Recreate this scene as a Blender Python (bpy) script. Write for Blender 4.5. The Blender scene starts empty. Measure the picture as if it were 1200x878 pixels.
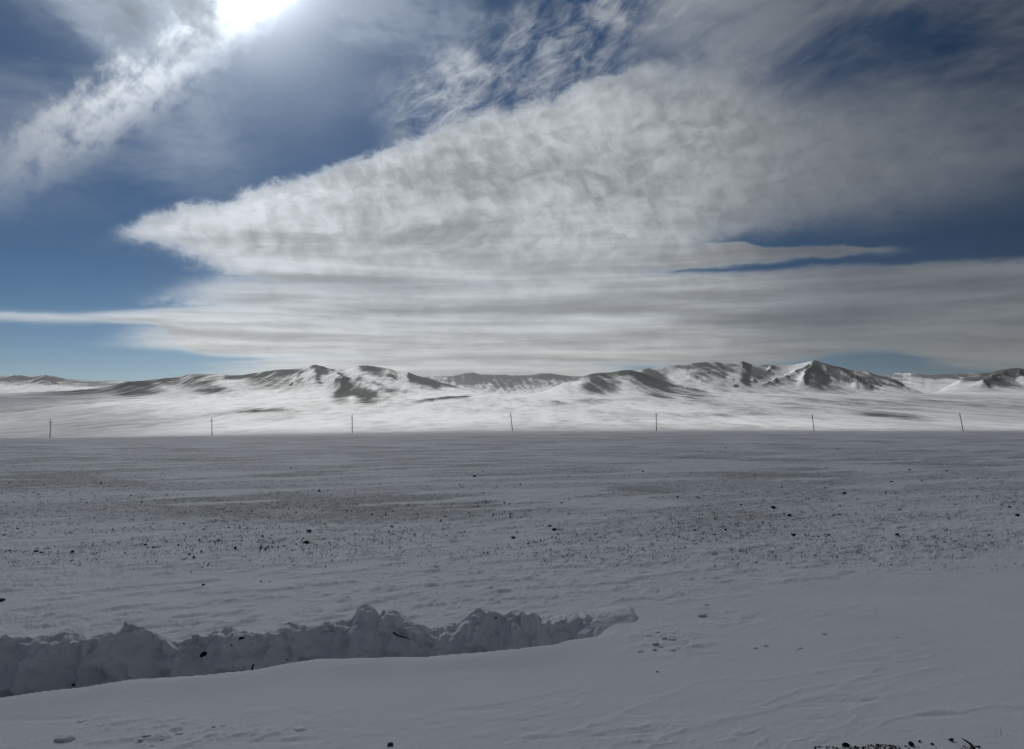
import bpy, math, random
import numpy as np
from mathutils import Vector

random.seed(7)
rng = np.random.default_rng(11)
S = bpy.context.scene
COL = S.collection
R = math.radians

# ------------------------------------------------------------------ camera
CAM_H = 2.5
PITCH = 3.8
PW, PH, FPX = 1200.0, 878.0, 866.0          # photo frame and focal length in its pixels
cam_d = bpy.data.cameras.new('camera')
cam_d.sensor_width = 36.0
cam_d.lens = 36.0 * FPX / PW
cam_d.clip_start = 0.05
cam_d.clip_end = 60000
cam = bpy.data.objects.new('camera', cam_d)
cam.location = (0, 0, CAM_H)
cam.rotation_euler = (R(90 + PITCH), 0, 0)
COL.objects.link(cam)
S.camera = cam

def ray(px, py):
    """direction (world) through a photo pixel"""
    cx, cy = (px - PW/2)/FPX, -(py - PH/2)/FPX
    c, s = math.cos(R(PITCH)), math.sin(R(PITCH))
    return Vector((cx, c - cy*s, s + cy*c)).normalized()
def azel(px, py):
    d = ray(px, py)
    return math.degrees(math.atan2(d.x, d.y)), math.degrees(math.asin(d.z))
def sv(px, py):
    d = ray(px, py)
    return d.x/d.y, d.z/d.y

# ------------------------------------------------------------------ world, sun, exposure
SUN = ray(284, -72)
SUN_EL = math.asin(SUN.z)
SUN_AZ = math.atan2(SUN.x, SUN.y)
sun_d = bpy.data.lights.new('sun', 'SUN')
sun_d.energy = 4.2
sun_d.angle = R(0.5)
sun_d.color = (1.0, 0.99, 0.965)
sun = bpy.data.objects.new('sun', sun_d)
sun.rotation_euler = Vector((-SUN.x, -SUN.y, -SUN.z)).to_track_quat('-Z', 'Y').to_euler()
sun.location = (0, 0, 60)
COL.objects.link(sun)
S.view_settings.view_transform = 'Standard'
S.view_settings.look = 'None'
S.view_settings.gamma = 1.0
S.view_settings.use_curve_mapping = False
S.view_settings.exposure = 0.0
S.cycles.use_denoising = True
S.cycles.max_bounces = 6
S.cycles.diffuse_bounces = 3
S.cycles.volume_bounces = 0
S.cycles.transparent_max_bounces = 24
S.cycles.use_adaptive_sampling = True
S.cycles.adaptive_threshold = 0.02

class N:
    """tiny expression builder for shader node trees"""
    tree = None
    def __init__(s, sock): s.s = sock
    @staticmethod
    def node(kind): return N.tree.nodes.new(kind)
    @staticmethod
    def put(inp, v):
        if isinstance(v, N): N.tree.links.new(v.s, inp)
        else: inp.default_value = v
    @staticmethod
    def m(op, *a, clamp=False):
        n = N.node('ShaderNodeMath'); n.operation = op; n.use_clamp = clamp
        for i, v in enumerate(a): N.put(n.inputs[i], v)
        return N(n.outputs[0])
    def __add__(s, o): return N.m('ADD', s, o)
    __radd__ = __add__
    def __sub__(s, o): return N.m('SUBTRACT', s, o)
    def __rsub__(s, o): return N.m('SUBTRACT', o, s)
    def __mul__(s, o): return N.m('MULTIPLY', s, o)
    __rmul__ = __mul__
    def __truediv__(s, o): return N.m('DIVIDE', s, o)
    def __rtruediv__(s, o): return N.m('DIVIDE', o, s)
    def __pow__(s, o): return N.m('POWER', s, o)
    def max(s, o): return N.m('MAXIMUM', s, o)
    def min(s, o): return N.m('MINIMUM', s, o)
    def clamp(s): return N.m('ADD', s, 0.0, clamp=True)
def sstep(x, a, b, lo=0.0, hi=1.0):
    n = N.node('ShaderNodeMapRange'); n.interpolation_type = 'SMOOTHSTEP'
    N.put(n.inputs['Value'], x)
    if a <= b:
        n.inputs['From Min'].default_value, n.inputs['From Max'].default_value = a, b
        n.inputs['To Min'].default_value, n.inputs['To Max'].default_value = lo, hi
    else:
        n.inputs['From Min'].default_value, n.inputs['From Max'].default_value = b, a
        n.inputs['To Min'].default_value, n.inputs['To Max'].default_value = hi, lo
    return N(n.outputs['Result'])
def comb(x, y, z=0.0):
    n = N.node('ShaderNodeCombineXYZ')
    for i, v in enumerate((x, y, z)): N.put(n.inputs[i], v)
    return N(n.outputs[0])
def sep(v):
    n = N.node('ShaderNodeSeparateXYZ'); N.put(n.inputs[0], v)
    return [N(o) for o in n.outputs]
def noise(vec, scale, detail=5.0, rough=0.55, dist=0.0, lac=2.0):
    n = N.node('ShaderNodeTexNoise'); n.noise_dimensions = '3D'
    N.put(n.inputs['Vector'], vec)
    n.inputs['Scale'].default_value = scale; n.inputs['Detail'].default_value = detail
    n.inputs['Roughness'].default_value = rough; n.inputs['Distortion'].default_value = dist
    n.inputs['Lacunarity'].default_value = lac
    return N(n.outputs[0])
def mixc(f, a, b, mode='MIX'):
    n = N.node('ShaderNodeMix'); n.data_type = 'RGBA'; n.blend_type = mode
    N.put(n.inputs[0], f)
    for i, v in ((6, a), (7, b)):
        N.put(n.inputs[i], v if isinstance(v, N) else (*v, 1.0))
    return N(n.outputs[2])
def curve(x, x0, x1, pts):
    """piecewise curve through (x, y) points, y given in degrees 0..45"""
    n = N.node('ShaderNodeFloatCurve')
    c = n.mapping.curves[0]
    pts = sorted(pts)
    P = [((px - x0)/(x1 - x0), (py + 5)/50.0) for px, py in pts]
    while len(c.points) > 2: c.points.remove(c.points[-1])
    c.points[0].location = P[0]; c.points[1].location = P[-1]
    for p in P[1:-1]: c.points.new(*p)
    for p in c.points: p.handle_type = 'AUTO_CLAMPED'
    n.mapping.use_clip = False
    n.mapping.extend = 'HORIZONTAL'
    n.mapping.update()
    N.put(n.inputs['Value'], (x - x0)/(x1 - x0))
    return N(n.outputs[0])*50.0 - 5.0

world = bpy.data.worlds.new('World')
S.world = world
world.use_nodes = True
N.tree = world.node_tree
N.tree.nodes.clear()
tc = N.node('ShaderNodeTexCoord')
DIR = N(tc.outputs['Generated'])
dx, dy, dz = sep(DIR)
AZ = N.m('ARCTAN2', dx, dy)*(180/math.pi)
EL = N.m('ARCSINE', dz)*(180/math.pi)
zz = dz.max(0.0) + 0.07
PX, PY = dx/zz, dy/zz                                # position on a cloud layer overhead
dt = N.node('ShaderNodeVectorMath'); dt.operation = 'DOT_PRODUCT'
N.put(dt.inputs[0], DIR); dt.inputs[1].default_value = SUN
ANG = N.m('ARCCOSINE', N(dt.outputs['Value']).min(0.99999))*(180/math.pi)   # degrees from the sun

sky = N.node('ShaderNodeTexSky'); sky.sky_type = 'NISHITA'
sky.sun_disc = False
sky.sun_elevation = SUN_EL
sky.sun_rotation = SUN_AZ
sky.altitude = 1500; sky.air_density = 1.0; sky.dust_density = 0.3; sky.ozone_density = 2.5
SKY = N(sky.outputs[0])

def E(*pp):                                           # photo pixels -> azimuth/elevation knots of a cloud edge
    return [azel(*p) for p in pp]
PV = comb(PX, PY, 0.0)
w1 = noise(comb(PX, PY, 3.1), 0.9, 4, 0.55) - 0.5
w2 = noise(comb(PX, PY, 7.7), 3.4, 6, 0.62) - 0.5
w3 = noise(comb(AZ*0.25 + EL*0.08, EL*0.3 - AZ*0.04, 1.7), 1.6, 6, 0.68, 0.5) - 0.5
flat = sstep(EL, 1.0, 14.0, 0.18, 1.0)               # edges wander less in degrees towards the horizon
AZw = AZ + w1*5.0 + w2*3.0
ELw = EL + (w1*1.3 + w2*1.6 + w3*2.6)*flat

ELl = EL + (w1*1.3 + w2*0.9 + w3*0.5)*flat
A0, A1 = -60.0, 60.0
def edge(*pp): return curve(AZw, A0, A1, E(*pp))
# the big altocumulus sheet
U1 = edge((-300,300),(60,290),(110,272),(200,240),(300,215),(380,192),(470,160),(560,130),(660,98),(760,66),(830,56),(900,76),(945,100),(1010,92),(1080,92),(1150,128),(1200,170),(1400,230))
L1 = edge((-300,296),(60,284),(110,284),(150,286),(190,293),(235,312),(290,338),(360,350),(600,350),(760,330),(840,290),(950,272),(1080,262),(1150,242),(1200,220),(1400,240))
m1 = (sstep(U1 - ELw, -0.4, 1.5)*sstep(AZ, 16.0, 6.0) + sstep(U1 - ELw, -3.0, 5.5)*sstep(AZ, 6.0, 16.0)) * (sstep(ELw - L1, -1.4, 1.8)*sstep(AZ, 20.0, 8.0) + sstep(ELw - L1, -2.0, 3.4)*sstep(AZ, 8.0, 20.0))
m1 = m1*sstep(AZ + w1*8.0, 39.0, 15.0, 0.25, 1.0)*sstep(AZw + w3*6.0, azel(20,280)[0], azel(170,280)[0])
# tongue below its tip
U2 = edge((-300,352),(120,349),(160,340),(215,322),(300,322),(700,322))
L2 = edge((-300,352),(120,353),(220,362),(400,372),(700,372))
m2 = sstep(U2 - ELw, -0.7, 1.3)*sstep(ELw - L2, -0.5, 0.8)*sstep(AZw + w3*6.0, -31.0, -18.0)*sstep(AZ, 12.0, 4.0)
# low deck that runs to the right edge
U3 = edge((-300,364),(0,362),(90,364),(190,358),(260,352),(420,338),(600,322),(700,302),(790,318),(850,318),(930,312),(1010,308),(1200,305),(1500,300))
L3 = edge((-300,374),(0,375),(60,378),(130,378),(175,381),(185,390),(200,404),(240,416),(330,420),(420,421),(500,426),(600,428),(800,429),(870,429),(930,424),(980,415),(1040,412),(1090,421),(1150,430),(1200,433),(1500,436))
m3b = sstep(EL, azel(600,425)[1], azel(600,412)[1])*sstep(EL, azel(600,384)[1], azel(600,398)[1])*sstep(AZw, azel(60,405)[0], azel(230,405)[0])*sstep(AZ, 10.0, 0.0)
m3 = sstep(U3 - ELl, -0.3, 0.8)*sstep(ELl - L3, -0.6, 0.6)
# thin bar between the two blue gaps on the right
U4 = edge((500,288),(700,287),(900,285),(1020,286),(1100,289),(1160,292),(1300,294))
L4 = edge((500,320),(700,316),(800,318),(870,312),(930,306),(1020,299),(1100,296),(1160,294),(1300,296))
m4 = sstep(AZ, 0.0, 8.0)*sstep(U4 - ELl, -0.15, 0.5)*sstep(ELl - L4, -0.35, 0.4)*sstep(AZ, 31.0, 25.0)
# bars close to the horizon on the left
U5 = edge((-300,430),(200,424),(330,417),(430,414),(560,410),(900,410))
m5 = sstep(U5 - ELl, -0.2, 0.4)*sstep(EL, 0.2, 1.6, 0.45, 1.0)*sstep(AZw, -28.0, -14.0)*sstep(AZ, 14.0, 4.0)
# cirrus plume under the sun, upper left
ux, uy = azel(330, -40); vx, vy = azel(10, 205)
L = math.hypot(vx-ux, vy-uy); ex, ey = (vx-ux)/L, (vy-uy)/L
alo = (AZ - ux)*ex + (EL - uy)*ey
acr = (AZ - ux)*(-ey) + (EL - uy)*ex
fib = noise(comb(alo*0.30 + acr*0.10, acr*0.42 - alo*0.12, 4.0), 1.5, 8, 0.60, 0.3)
puf = noise(comb(alo*0.42, acr*0.42, 9.0), 1.0, 8, 0.62, 0.2)
acw = acr + (puf - 0.5)*4.5 + (fib - 0.5)*2.5
m6 = sstep(acw, -2.7, -0.2)*sstep(acw, 2.6, 0.2)*sstep(alo + (puf-0.5)*8.0, 30.0, 14.0)
m6 = m6*sstep(fib*0.7 + puf*0.8, 0.46, 0.95)
# shredded cirrus top centre
ux, uy = azel(800, -30); vx, vy = azel(360, 200)
L = math.hypot(vx-ux, vy-uy); ex, ey = (vx-ux)/L, (vy-uy)/L
al7 = (AZ - ux)*ex + (EL - uy)*ey
ac7 = (AZ - ux)*(-ey) + (EL - uy)*ex
fb7 = noise(comb(al7*0.35 + ac7*0.5, ac7*0.9 - al7*0.2, 2.0), 0.9, 9, 0.66, 0.45)
pf7 = noise(comb(al7*0.3, ac7*0.3, 5.0), 0.7, 5, 0.55)
c7 = ac7 + (pf7 - 0.5)*6.0
m7 = sstep(c7, -4.8, -1.0)*sstep(c7, 4.8, 0.5)*sstep(al7 + (pf7-0.5)*5.0, 28.0, 20.0)
m7 = m7*sstep(fb7 + (pf7-0.5)*0.7, 0.30, 0.80)
fa, fe = azel(40, 318)                                # the sheet fans out from its left tip
FA, FE = AZ - fa + 4.0, EL - fe
FR = N.m('SQRT', FA*FA + FE*FE)
FT = N.m('ARCTAN2', FE + w2*0.5, FA)
fan = noise(comb(FT*9.0 + w1*0.5, FR*0.035, 12.0), 1.0, 6, 0.62, 0.15)
fan2 = noise(comb(FT*3.0 + w1*0.6, FR*0.05, 17.0), 1.0, 3, 0.5)
# faint veils
vl = noise(comb(AZ*0.06 + EL*0.05, EL*0.14 - AZ*0.03, 8.0), 1.0, 6, 0.6, 0.4)
v_left = sstep(AZ, -16.0, -24.0)*sstep(EL, 10.0, 20.0)*sstep(vl, 0.36, 0.68)
v_right = (sstep(AZ, 6.0, 16.0)*sstep(EL, 20.5, 26.0)).max(sstep(AZ, 14.0, 24.0)*sstep(EL, 12.0, 18.0)*0.8)*sstep(vl*0.7 + fan*0.4, 0.38, 0.64)
v_all = sstep(EL, 6.0, 18.0)*sstep(vl, 0.42, 0.8)

# texture inside the clouds
rip = noise(comb(AZ*0.17 + EL*0.05 + w1*1.2, EL*0.22 - AZ*0.05 + w2*0.8, 2.2), 4.0, 4, 0.55, 0.3)     # fine flocks
fbr = noise(comb(AZ*0.55 + EL*0.22, EL*0.16 - AZ*0.04, 5.2), 1.0, 5, 0.6, 0.4)
und = noise(comb(PX*0.55, PY*1.7, 6.2), 1.5, 5, 0.5, 0.3)                        # broad grey rolls
str_ = noise(comb(AZ*0.035 + w1*0.4, EL*0.85 + w1*0.8, 1.0), 1.0, 5, 0.55)       # long flat streaks
hi_ = sstep(EL, 9.0, 17.0)
tex = rip*(0.08 + 0.24*hi_) + fbr*(0.04 + 0.11*hi_) + und*(0.34 - 0.08*hi_) + str_*(0.40 - 0.32*hi_) + fan*(0.10 + 0.14*hi_) + fan2*(0.08 + 0.06*hi_)
tex = tex/(1.04 + 0.15*hi_)
tx = sstep(tex, 0.385, 0.615)
body = (m1.max(m2)).max(m3).max(m4).max(m5*0.9).max(m3b*0.9)
thin = sstep(tex + body*0.75, 0.44, 1.0)
a_body = (body*thin)*sstep(AZ + w1*6.0 - EL*0.2, 24.0, 10.0, 0.80, 1.0)
a_thin = (m6*0.85).max(m7*0.72)
a_veil = (v_left*0.20).max(v_right*0.60).max(v_all*0.06)
alpha = (1.0 - (1.0 - a_body*0.97)*(1.0 - a_thin)*(1.0 - a_veil)).clamp()

fall = sstep(AZ + w1*5.0, 27.0, 2.0)
lum = 0.20 + 0.32*fall + 0.09*sstep(AZ, -2.0, -20.0) + 0.5*sstep(ANG, 20.0, 4.0)
edge_w = 1.0 - sstep(body, 0.35, 1.0)                 # thin rims are lit through
lum_b = lum*(0.57 + 0.64*tx + 0.36*edge_w)
lum_c = lum_b*a_body.max(0.0) + lum*1.12*(1.0 - a_body)
warm = mixc(sstep(EL, 9.0, 1.5), (0.93, 0.985, 1.04), (1.03, 1.01, 0.94))
vm = N.node('ShaderNodeVectorMath'); vm.operation = 'SCALE'
N.put(vm.inputs[0], warm); N.put(vm.inputs['Scale'], lum_c)
CLOUD = N(vm.outputs[0])
BG = 0.08                                             # sky strength
skg = N.node('ShaderNodeGamma'); N.put(skg.inputs[0], SKY); skg.inputs[1].default_value = 1.0
near_sun = sstep(ANG, 58.0, 22.0)
low = sstep(EL, 13.0, 1.0)
kf = 0.17 + 0.17*near_sun + 0.22*low*(0.45 + 0.55*near_sun)
kv = N.node('ShaderNodeVectorMath'); kv.operation = 'SCALE'
N.put(kv.inputs[0], mixc(low, (0.50, 0.78, 1.0), (0.72, 0.86, 1.0))); N.put(kv.inputs['Scale'], kf)
skyc = mixc(1.0, N(skg.outputs[0]), N(kv.outputs[0]), 'MULTIPLY')
cl = N.node('ShaderNodeVectorMath'); cl.operation = 'SCALE'
N.put(cl.inputs[0], CLOUD); cl.inputs['Scale'].default_value = 1.0/BG
tot = mixc(alpha, skyc, N(cl.outputs[0]))
# aureole: thin ice cloud lit round the sun
au = N.m('EXPONENT', (ANG/3.3)**2.0*-1.0)*4.2 + N.m('EXPONENT', (ANG/7.0)**2.0*-1.0)*1.15 + N.m('EXPONENT', ANG/-7.0)*0.22 + sstep(ANG, 22.0, 0.0)*0.10
auc = N.node('ShaderNodeVectorMath'); auc.operation = 'SCALE'
auc.inputs[0].default_value = (0.93, 1.0, 1.06)
N.put(auc.inputs['Scale'], au*(1.0/BG)*0.55)
tot = mixc(1.0, tot, N(auc.outputs[0]), 'ADD')
world.cycles.sampling_method = 'MANUAL'; world.cycles.sample_map_resolution = 512
bg = N.node('ShaderNodeBackground'); bg.inputs['Strength'].default_value = BG
N.put(bg.inputs['Color'], tot)
out = N.node('ShaderNodeOutputWorld')
N.tree.links.new(bg.outputs[0], out.inputs['Surface'])
#@@GEOMETRY
# ------------------------------------------------------------------ numpy noise
class Perlin:
    def __init__(s, seed):
        r = np.random.default_rng(seed)
        s.p = np.concatenate([r.permutation(512)]*2).astype(np.int32)
        a = r.random(512)*2*np.pi
        s.gx, s.gy = np.cos(a), np.sin(a)
    def __call__(s, x, y):
        xi, yi = np.floor(x).astype(np.int64), np.floor(y).astype(np.int64)
        xf, yf = x - xi, y - yi
        xi &= 511; yi &= 511
        u, v = xf*xf*xf*(xf*(xf*6-15)+10), yf*yf*yf*(yf*(yf*6-15)+10)
        def g(i, j, fx, fy):
            h = s.p[s.p[(xi+i) & 511] + ((yi+j) & 511)]
            return s.gx[h]*fx + s.gy[h]*fy
        a = g(0,0,xf,yf); b = g(1,0,xf-1,yf); c = g(0,1,xf,yf-1); d = g(1,1,xf-1,yf-1)
        return ((a + u*(b-a)) + v*((c + u*(d-c)) - (a + u*(b-a))))*1.5
def fbm(x, y, seed, octv=5, gain=0.5, lac=2.03, ridge=False):
    out = 0; amp = 1.0; tot = 0
    for o in range(octv):
        n = Perlin(seed + o*17)(x + 13.7*o, y - 7.3*o)
        if ridge: n = 1 - 2*np.abs(n)
        out = out + n*amp; tot += amp; amp *= gain; x = x*lac; y = y*lac
    return out/tot
def sst(x, a, b):
    t = np.clip((x-a)/(b-a), 0, 1); return t*t*(3-2*t)

# ------------------------------------------------------------------ mesh helpers
def link(o, parent=None):
    COL.objects.link(o)
    if parent is not None: o.parent = parent
    return o
def mesh_np(name, verts, faces, mat, smooth=True, attrs=None, parent=None):
    me = bpy.data.meshes.new(name)
    verts = np.asarray(verts, dtype=np.float32); faces = np.asarray(faces, dtype=np.int32)
    k = faces.shape[1]
    me.vertices.add(len(verts)); me.vertices.foreach_set('co', verts.ravel())
    me.loops.add(faces.size); me.loops.foreach_set('vertex_index', faces.ravel())
    me.polygons.add(len(faces))
    me.polygons.foreach_set('loop_start', np.arange(0, faces.size, k, dtype=np.int32))
    me.polygons.foreach_set('loop_total', np.full(len(faces), k, dtype=np.int32))
    me.update(calc_edges=True)
    me.polygons.foreach_set('use_smooth', np.full(len(faces), smooth))
    for an, av in (attrs or {}).items():
        a = me.attributes.new(an, 'FLOAT', 'POINT'); a.data.foreach_set('value', np.asarray(av, dtype=np.float32).ravel())
    me.materials.append(mat)
    me.validate()
    return link(bpy.data.objects.new(name, me), parent)
def grid_faces(nr, nc):
    i = np.arange(nr*nc).reshape(nr, nc)
    return np.stack([i[:-1,:-1], i[:-1,1:], i[1:,1:], i[1:,:-1]], -1).reshape(-1, 4)
def tag(o, label=None, cat=None, group=None, kind=None):
    if label: o['label'] = label
    if cat: o['category'] = cat
    if group: o['group'] = group
    if kind: o['kind'] = kind
    return o

# ------------------------------------------------------------------ materials
def material(name):
    m = bpy.data.materials.new(name); m.use_nodes = True
    N.tree = m.node_tree; N.tree.nodes.clear()
    p = N.node('ShaderNodeBsdfPrincipled'); o = N.node('ShaderNodeOutputMaterial')
    N.tree.links.new(p.outputs[0], o.inputs['Surface'])
    return m, p
def attr(name):
    n = N.node('ShaderNodeAttribute'); n.attribute_name = name
    return N(n.outputs['Fac'])
def position():
    return N(N.node('ShaderNodeNewGeometry').outputs['Position'])
def bump(h, strength, dist):
    n = N.node('ShaderNodeBump'); n.inputs['Strength'].default_value = strength; n.inputs['Distance'].default_value = dist
    N.put(n.inputs['Height'], h)
    return N(n.outputs[0])
def setp(p, **k):
    for a, v in k.items():
        N.put(p.inputs[{'base':'Base Color','rough':'Roughness','spec':'Specular IOR Level','normal':'Normal'}[a]], v)

SNOW = (0.80, 0.81, 0.83)
# plain: wind-packed snow over short dead steppe grass, bare in patches
m_ground, p = material('plain_snow')
P = position(); gx, gy, gz = sep(P)
bare = attr('bare')
n1 = noise(comb(gx*0.8, gy*0.55, gz), 7.0, 6, 0.7)
n2 = noise(comb(gx, gy*0.6, 4.0), 0.55, 5, 0.6)
n3 = noise(comb(gx*1.0, gy*0.7, 9.0), 34.0, 3, 0.6)
n4 = noise(comb(gx*0.5, gy*0.6, 2.0), 22.0, 4, 0.7)
patch = sstep(n1*0.62 + n2*0.10 + bare*0.34 + n3*0.30 + n4*0.45, 0.84, 1.16)
straw = mixc(n3, (0.14, 0.14, 0.135), (0.42, 0.42, 0.41))
snowc = mixc(n2, (0.76, 0.775, 0.80), (0.83, 0.84, 0.85))
setp(p, base=mixc((patch*bare).clamp(), snowc, straw), rough=0.8, spec=0.12,
     normal=bump((n1*0.5 + n3*0.35 + n4*0.35)*(0.36 + bare), 0.8, 0.038))
# hills: the same snow, scoured to dark stony turf on crests, turf plus painted shade on lee faces
m_hill, p = material('hill_snow')
P = position(); gx, gy, gz = sep(P)
bare = attr('bare')
k1 = noise(comb(gx*0.008, gy*0.005, gz*0.012), 1.0, 8, 0.66, 0.4)
k2 = noise(comb(gx*0.05, gy*0.02, gz*0.03), 1.0, 7, 0.76)
k3 = noise(comb(gx*0.02, gy*0.004, 1.0), 1.0, 5, 0.65)
hp = sstep(bare*1.0 + (k1 - 0.5)*1.2 + (k2 - 0.5)*1.1 + (k3 - 0.5)*0.8, 0.20, 1.02)
drift = sstep(k3*0.6 + k2*0.5 + bare*0.25, 0.46, 0.76)
stone = mixc(k2, (0.035, 0.036, 0.037), (0.11, 0.11, 0.108))
snowh = mixc((drift*0.55 + sstep(k2, 0.42, 0.68)*0.28).clamp(), (0.83, 0.835, 0.84), (0.40, 0.405, 0.40))
setp(p, base=mixc(hp*0.88, snowh, stone), rough=0.85, spec=(1.0 - hp)*0.06, normal=bump(k2, 0.8, 3.0))
# ploughed bank
m_bank, p = material('bank_snow')
P = position(); gx, gy, gz = sep(P)
b1 = noise(P, 5.0, 6, 0.6); b2 = noise(P, 26.0, 7, 0.75)
b3 = noise(comb(gx, gy, gz*0.6), 2.6, 4, 0.6)
dirt = sstep(b2*0.6 + b3*0.75, 0.80, 0.96)
setp(p, base=mixc(dirt*0.75, mixc(b1, (0.70, 0.70, 0.73), (0.80, 0.80, 0.82)), (0.16, 0.145, 0.13)),
     rough=0.6, spec=0.3, normal=bump(b1*0.5 + b2*0.6, 0.7, 0.035))
m_chunk, p = material('packed_snow')
P = position(); b2 = noise(P, 30.0, 5, 0.65)
setp(p, base=mixc(b2, (0.68, 0.69, 0.72), (0.80, 0.81, 0.83)), rough=0.6, spec=0.3, normal=bump(b2, 0.6, 0.02))
m_stone, p = material('dark_stone')
P = position(); b2 = noise(P, 22.0, 6, 0.65)
setp(p, base=mixc(b2, (0.012, 0.012, 0.012), (0.05, 0.046, 0.042)), rough=0.85, spec=0.2, normal=bump(b2, 0.8, 0.02))
m_soil, p = material('frozen_soil')
P = position(); b2 = noise(P, 40.0, 6, 0.65)
setp(p, base=mixc(sstep(b2, 0.5, 0.75), (0.016, 0.014, 0.012), (0.10, 0.092, 0.085)), rough=0.9, spec=0.15, normal=bump(b2, 0.8, 0.01))
m_wood, p = material('weathered_wood')
P = position(); gx, gy, gz = sep(P); b2 = noise(comb(gx*30, gy*30, gz*1.5), 1.0, 5, 0.6)
setp(p, base=mixc(b2, (0.025, 0.022, 0.02), (0.075, 0.066, 0.055)), rough=0.85, spec=0.2)
m_porc, p = material('glazed_porcelain')
setp(p, base=(0.06, 0.05, 0.045, 1), rough=0.25)
m_straw, p = material('dry_straw')
P = position(); b2 = noise(P, 9.0, 3, 0.6)
setp(p, base=mixc(b2, (0.018, 0.016, 0.012), (0.075, 0.066, 0.046)), rough=0.8, spec=0.15)

# ------------------------------------------------------------------ terrain heights
def kn(pp, x):
    a = np.array(pp, float); return np.interp(x, a[:,0], a[:,1])
# lip of the near snow in plan: photo pixels of the lip, taken at the height of the near snow
LIP = [(-260,850),(0,825),(50,817),(100,811),(150,803),(200,800),(250,796),(300,790),(340,782),(370,777.5),(420,776),(500,774),(560,769),(610,765),(650,759),(665,753),(700,747),(745,740)]
LIPXY = np.array([(s*CAM_H/-v, CAM_H/-v) for s, v in (sv(*p) for p in LIP)])
BANK_X0, BANK_X1 = LIPXY[0,0], LIPXY[-1,0]
def lip_y(x): return np.interp(x, LIPXY[:,0], LIPXY[:,1])
# height of the ground along the way out to the hill feet
BASE = [(-40,0.15),(0,0.1),(3,0.05),(10,0),(40,0),(120,0.0),(290,-0.45),(325,-0.75),(370,-2.2),(440,-2.4),(560,-1.2),(700,4.0),(900,17),(1200,43),(1600,66),(2100,84),(3000,115),(4200,150),(6000,190),(9000,-60)]
def base_h(y):
    b = np.array(BASE, float)
    z = np.interp(y, b[:,0], b[:,1])
    return z
def ground_h(x, y):
    z = base_h(y)
    z = z - 2.9*np.clip(-x/190.0, 0, 3)**1.15*sst(y, 60, 285)
    far = sst(y, 12, 40)
    z = z + far*0.10*fbm(x/26, y/17, 3, 4) + sst(y, 60, 200)*0.28*fbm(x/95, y/60, 5, 3)
    # wind crust: low steps whose steep side faces the camera
    near = 1 - sst(y, 60, 160)
    p_, q_ = x + 0.5*y, y - 0.5*x
    n = fbm(p_*0.75, q_*2.0, 21, 5, 0.55)
    n2 = fbm(p_*2.3, q_*6.5, 33, 4, 0.55)
    n3 = fbm(p_*7.0, q_*17.0, 37, 3, 0.5)
    zone = sst(fbm(x*0.22, y*0.3, 41, 3), -0.30, 0.25)
    side = np.clip((x-BANK_X1)*0.5, 0, 4)
    out_ = sst(y - side, lip_y(x)+0.5, lip_y(x)+1.8)
    rip_ = np.exp(-((x+2.7)/1.0)**2 - ((y-6.1)/0.35)**2) + 0.45*np.exp(-((x-1.2)/1.4)**2 - ((y-6.0)/0.4)**2)
    spill = np.exp(-((x-1.85)/0.45)**2 - ((y-8.75)/0.55)**2) + 0.8*np.exp(-((x-2.75)/0.5)**2 - ((y-9.8)/0.5)**2)
    w_ = np.clip(0.05 + 0.95*out_*(0.35 + 0.65*zone) + 0.9*rip_ + 0.9*spill, 0, 1.2)
    step = np.clip((n - 0.03)*6.0, 0, 1)*0.026*out_ + (np.clip((n2 - 0.12)*6.0, 0, 1)*0.020 + np.clip((n3 - 0.16)*5.0, 0, 1)*0.010)*w_
    z = z + near*step + near*0.012*fbm(p_*0.9, q_*2.0, 51, 4)*(0.3 + 0.7*out_)
    rn = fbm(p_*0.34, q_*1.6, 45, 4, 0.5)
    rm = sst(fbm(x*0.33 + 4, y*0.5, 47, 2), -0.05, 0.22)
    crestl = np.where(rn > 0, np.exp(-(rn/0.11)**2), np.exp(-(rn/0.016)**2))     # drift lines, steep on one side
    z = z + near*0.0055*crestl*rm*(1 - 0.6*out_)
    z = z + 0.05*spill*np.clip(fbm(x*3.2, y*4.5, 57, 4, 0.6) + 0.15, 0, 1)
    z = z + near*0.05*fbm(x/4.5, y/3.0, 61, 3)*sst(y, 5, 12)
    # shallow old ruts along the near shoulder
    for k, (y0, sl, d, wd, sd) in enumerate(((6.12,0.10,0.008,0.03,71), (6.6,0.06,0.007,0.035,72), (5.95,0.14,0.008,0.03,73), (6.35,0.12,0.006,0.025,74))):
        yy = y0 + sl*x + 0.06*fbm(x*0.8, x*0+k, sd, 3)
        z = z - d*np.exp(-((y-yy)/wd)**2)*sst(fbm(x*0.9, x*0+3+k, sd+5, 3), 0.02, 0.25)
    # cut trench between the near lip and the ploughed bank
    ly = lip_y(x)
    inx = sst(x, BANK_X1-0.15, BANK_X1-1.4)
    t = y - ly + 0.03*fbm(x*1.6, y*1.6, 81, 3)
    cut = sst(t, 0.0, 0.16)*(1 - sst(t, 0.55, 1.3))
    z = z + inx*(0.035*np.exp(-((t+0.12)/0.35)**2) - 0.42*cut)
    return z
def hit(px, py):
    """first ground point seen through a photo pixel"""
    d = ray(px, py); t = np.concatenate([np.geomspace(3.0, 40.0, 1600), np.geomspace(40.1, 900.0, 700)])
    X, Y, Z = d.x*t, d.y*t, CAM_H + d.z*t
    g = ground_h(X, Y)
    i = int(np.argmax(Z < g))
    if i == 0: i = len(t)-1
    return Vector((X[i], Y[i], g[i]))

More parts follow.
